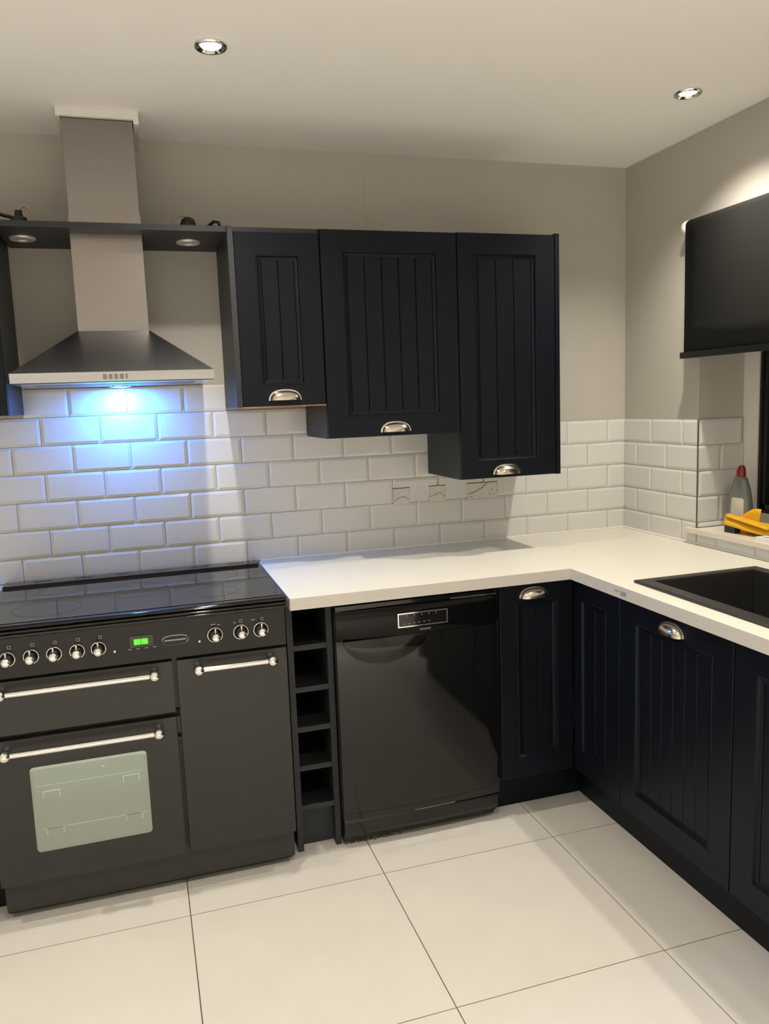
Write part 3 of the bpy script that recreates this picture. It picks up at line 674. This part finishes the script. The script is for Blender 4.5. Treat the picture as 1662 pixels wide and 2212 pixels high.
loft(bm, mp, [(SX0+.002, SX1-.002, SY0+.002, SY1-.002, .9104), (SX0, SX1, SY0, SY1, .912), (SX0, SX1, SY0, SY1, .917), (SX0+.003, SX1-.003, SY0+.003, SY1-.003, .919), (BX0-.003, BX1+.003, BY0-.003, BY1+.003, .919), (BX0, BX1, BY0, BY1, .916), (BX0+.012, BX1-.012, BY0+.012, BY1-.012, .735), (BX0+.03, BX1-.03, BY0+.03, BY1-.03, .722)])
f = [v for v in bm.verts][-4:]; bm.faces.new(f)
obj('bowl', bm, 'sinkm', sk)
obj('drain', lathe(bmesh.new(), [(.045, .0005), (.044, .003), (.03, .002), (0, .0015)], (-.364, -1.23, .722), 'z', 28), 'chrome', sk, smooth=True)
for i in range(7): obj('drainer_rib', B((-.50+i*.045, -.485+i*.045, -1.76, -1.54, .919, .9215), bev=.001), 'sinkm', sk)

# ================================================================== ROLLER BLIND
BLY0, BLY1, BLX = -1.74, -.474, -.060
bl = thing('roller_blind', 'charcoal roller blind half lowered over the window', 'blind', (-.05, -1.1, 2.12))
obj('roller', lathe(bmesh.new(), [(0, 0), (.024, 0), (.024, BLY1-BLY0), (0, BLY1-BLY0)], (BLX+.025, BLY0, 2.122), 'y', 28), 'blind', bl, smooth=True)
bm = bmesh.new(); prof = [(BLX+.025+.0248*math.cos(a), 2.122+.0248*math.sin(a)) for a in [PI*k/12 for k in range(3, 13)]] + [(BLX, 2.08), (BLX+.001, 1.9), (BLX+.0005, 1.75), (BLX, 1.655)]
rg = [[bm.verts.new((x, y, z)) for x, z in prof] for y in (BLY0, BLY1)]
for k in range(len(prof)-1): bm.faces.new((rg[0][k], rg[0][k+1], rg[1][k+1], rg[1][k]))
cl = obj('cloth', bm, 'blind', bl, smooth='all'); md = cl.modifiers.new('thick', 'SOLIDIFY'); md.thickness = .0008; md.offset = 0
obj('bottom_bar', B((BLX-.009, BLX+.009, BLY0-.008, BLY1+.012, 1.634, 1.6575), bev=.005, seg=3), 'blindbar', bl, smooth=True)
for y in (BLY1+.0165, BLY0-.0165):
    br = obj('bracket', lathe(bmesh.new(), [(0, -.011), (.020, -.011), (.0265, -.006), (.0265, .006), (.020, .011), (0, .011)], (BLX+.025, y, 2.122), 'y', 26), 'plast', bl, smooth=True, label='white plastic end bracket')
    obj('bracket_plate', B((-.014, -.0003, y-.010, y+.010, 2.095, 2.150), bev=.002), 'plast', br)

# ================================================================== THINGS ON THE SILL
SZ = .9742
def blob_loft(sections, n=24, power=.8):
    """sections: (cx, cy, z, rx, ry)"""
    bm = bmesh.new(); rings = []
    for cx, cy, z, rx, ry in sections:
        rings.append([bm.verts.new((cx+rx*math.copysign(abs(math.cos(2*PI*k/n))**power, math.cos(2*PI*k/n)), cy+ry*math.copysign(abs(math.sin(2*PI*k/n))**power, math.sin(2*PI*k/n)), z)) for k in range(n)])
    for a, b in zip(rings, rings[1:]):
        for k in range(n): bm.faces.new((a[k], a[(k+1) % n], b[(k+1) % n], b[k]))
    bm.faces.new(rings[0][::-1]); bm.faces.new(rings[-1])
    return bm
bt = thing('detergent_bottle', 'grey translucent detergent bottle with red cap on the window sill', 'bottle', (.105, -.606, SZ))
cx, cy = .105, -.606
obj('bottle_body', blob_loft([(cx, cy, SZ, .024, .050), (cx, cy, SZ+.004, .027, .055), (cx, cy, SZ+.05, .0285, .058), (cx, cy, SZ+.09, .0275, .0545), (cx, cy, SZ+.13, .0255, .0490), (cx, cy, SZ+.165, .022, .0405), (cx, cy, SZ+.190, .018, .0315), (cx, cy, SZ+.204, .015, .0235), (cx, cy, SZ+.2085, .011, .014)]), 'bottle', bt, smooth=True)
obj('label', blob_loft([(cx-.003, cy-.006, SZ+.02, .0275, .042), (cx-.003, cy-.006, SZ+.05, .0282, .043), (cx-.003, cy-.006, SZ+.085, .0276, .0425), (cx-.003, cy-.006, SZ+.120, .0262, .0385), (cx-.003, cy-.006, SZ+.126, .0250, .035)]), 'paper', bt, smooth=True)
obj('cap', blob_loft([(cx, cy, SZ+.2085, .0155, .0205), (cx, cy, SZ+.225, .0150, .0185), (cx, cy-.002, SZ+.238, .0135, .0145), (cx, cy-.003, SZ+.247, .009, .009), (cx, cy-.003, SZ+.249, .003, .003)], power=1), 'red', bt, smooth=True, label='red plastic cap')
tag(obj('scouring_block', B((.028, .062, -.668, -.612, SZ, SZ+.040), bev=.007, seg=3), 'blue', smooth=True, loc=(.045, -.64, SZ)), 'small dark navy block on the window sill beneath the yellow cloth', 'scouring pad')
tag(obj('sponge', B((.050, .090, -.705, -.671, SZ, SZ+.026), bev=.005, seg=3), 'orange', smooth=True, loc=(.07, -.69, SZ)), 'small orange sponge on the window sill beneath the yellow cloth', 'sponge')
# folded yellow cloth: an arched sheet folded back over itself
ycl = thing('cleaning_cloth', 'folded yellow cleaning cloth heaped on the window sill', 'cloth', (.08, -.74, SZ))
def sheet(rows_, th):
    bm = bmesh.new(); g = [[bm.verts.new(p) for p in r] for r in rows_]
    for a, b in zip(g, g[1:]):
        for k in range(len(a)-1): bm.faces.new((a[k], a[k+1], b[k+1], b[k]))
    bmesh.ops.recalc_face_normals(bm, faces=bm.faces[:])
    r = bmesh.ops.solidify(bm, geom=bm.faces[:], thickness=th)
    return bm
rows_ = []
for i in range(13):
    s = i/12; y = -.622 - .235*s
    lift = .060 - .018*s + .003*math.sin(9*s)
    x0, x1 = .010+.030*s, .068+.06*s*s
    rows_.append([(x0+(x1-x0)*q, y + .012*math.sin(PI*q), SZ + .012*0 + lift*(.05+.95*math.sin(PI*min(1, .16-.10*s+.60*q)))) for q in [k/8 for k in range(9)]])
obj('lower_fold', sheet(rows_, .004), 'yellow', ycl, smooth='all')
rows_ = []
for i in range(11):
    s = i/10; y = -.626 - .20*s
    lift = .070 - .028*s
    x0, x1 = .018+.014*s, .070+.075*s*s
    rows_.append([(x0+(x1-x0)*q, y + .010*math.sin(PI*q), SZ + lift*(.62+.38*math.sin(PI*min(1, .25+.6*q)))) for q in [k/8 for k in range(9)]])
obj('upper_fold', sheet(rows_, .004), 'yellow', ycl, smooth='all')
rows_ = [[(.0660+.004*q, -.640-.105*q-.008*s, SZ+.040+(.018+.040*min(1, q*1.5))*s) for q in (0, .2, .4, .6, .8, 1)] for s in (0, .35, .7, 1)]
obj('raised_flap', sheet(rows_, .003), 'yellow', ycl, smooth='all')
pk = thing('paper_packet', 'white paper packet with a green leaf print at the sill edge', 'packet', (.02, -.86, SZ))
bm = B((-.018, .030, -.935, -.822, SZ, SZ+.015), bev=.005, seg=2)
obj('packet_body', bm, 'pack', pk, smooth=True)
bm = bmesh.new(); vs_ = [bm.verts.new((-.008+.020*a, -.842-.030*b, SZ+.0153)) for a, b in ((0, 0), (.35, .3), (.45, .7), (1, 1.1), (.9, .6), (.6, .15))]; bm.faces.new(vs_)
bmesh.ops.solidify(bm, geom=bm.faces[:], thickness=.0004)
obj('leaf_print', bm, 'leaf', pk)

# ================================================================== DIRT ON THE FLOOR BY THE DISHWASHER
random.seed(21); bm = bmesh.new()
for i in range(70):
    x = random.triangular(-1.515, -1.26, -1.47); y = -.566 - abs(random.gauss(0, .012)); r = random.uniform(.001, .0045)
    vs_ = [bm.verts.new((x+r*random.uniform(.6, 1.5)*math.cos(a), y+r*random.uniform(.5, 1.1)*math.sin(a), .0006)) for a in [2*PI*k/6 for k in range(6)]]
    top = bm.verts.new((x, y, .0006+r*.5))
    for k in range(6): bm.faces.new((vs_[k], vs_[(k+1) % 6], top))
    bm.faces.new(vs_[::-1])
d = obj('dirt_crumbs', bm, 'dirt', loc=(-1.42, -.57, 0)); d['kind'] = 'stuff'; tag(d, 'brown dirt crumbs on the floor at the foot of the dishwasher', 'dirt')
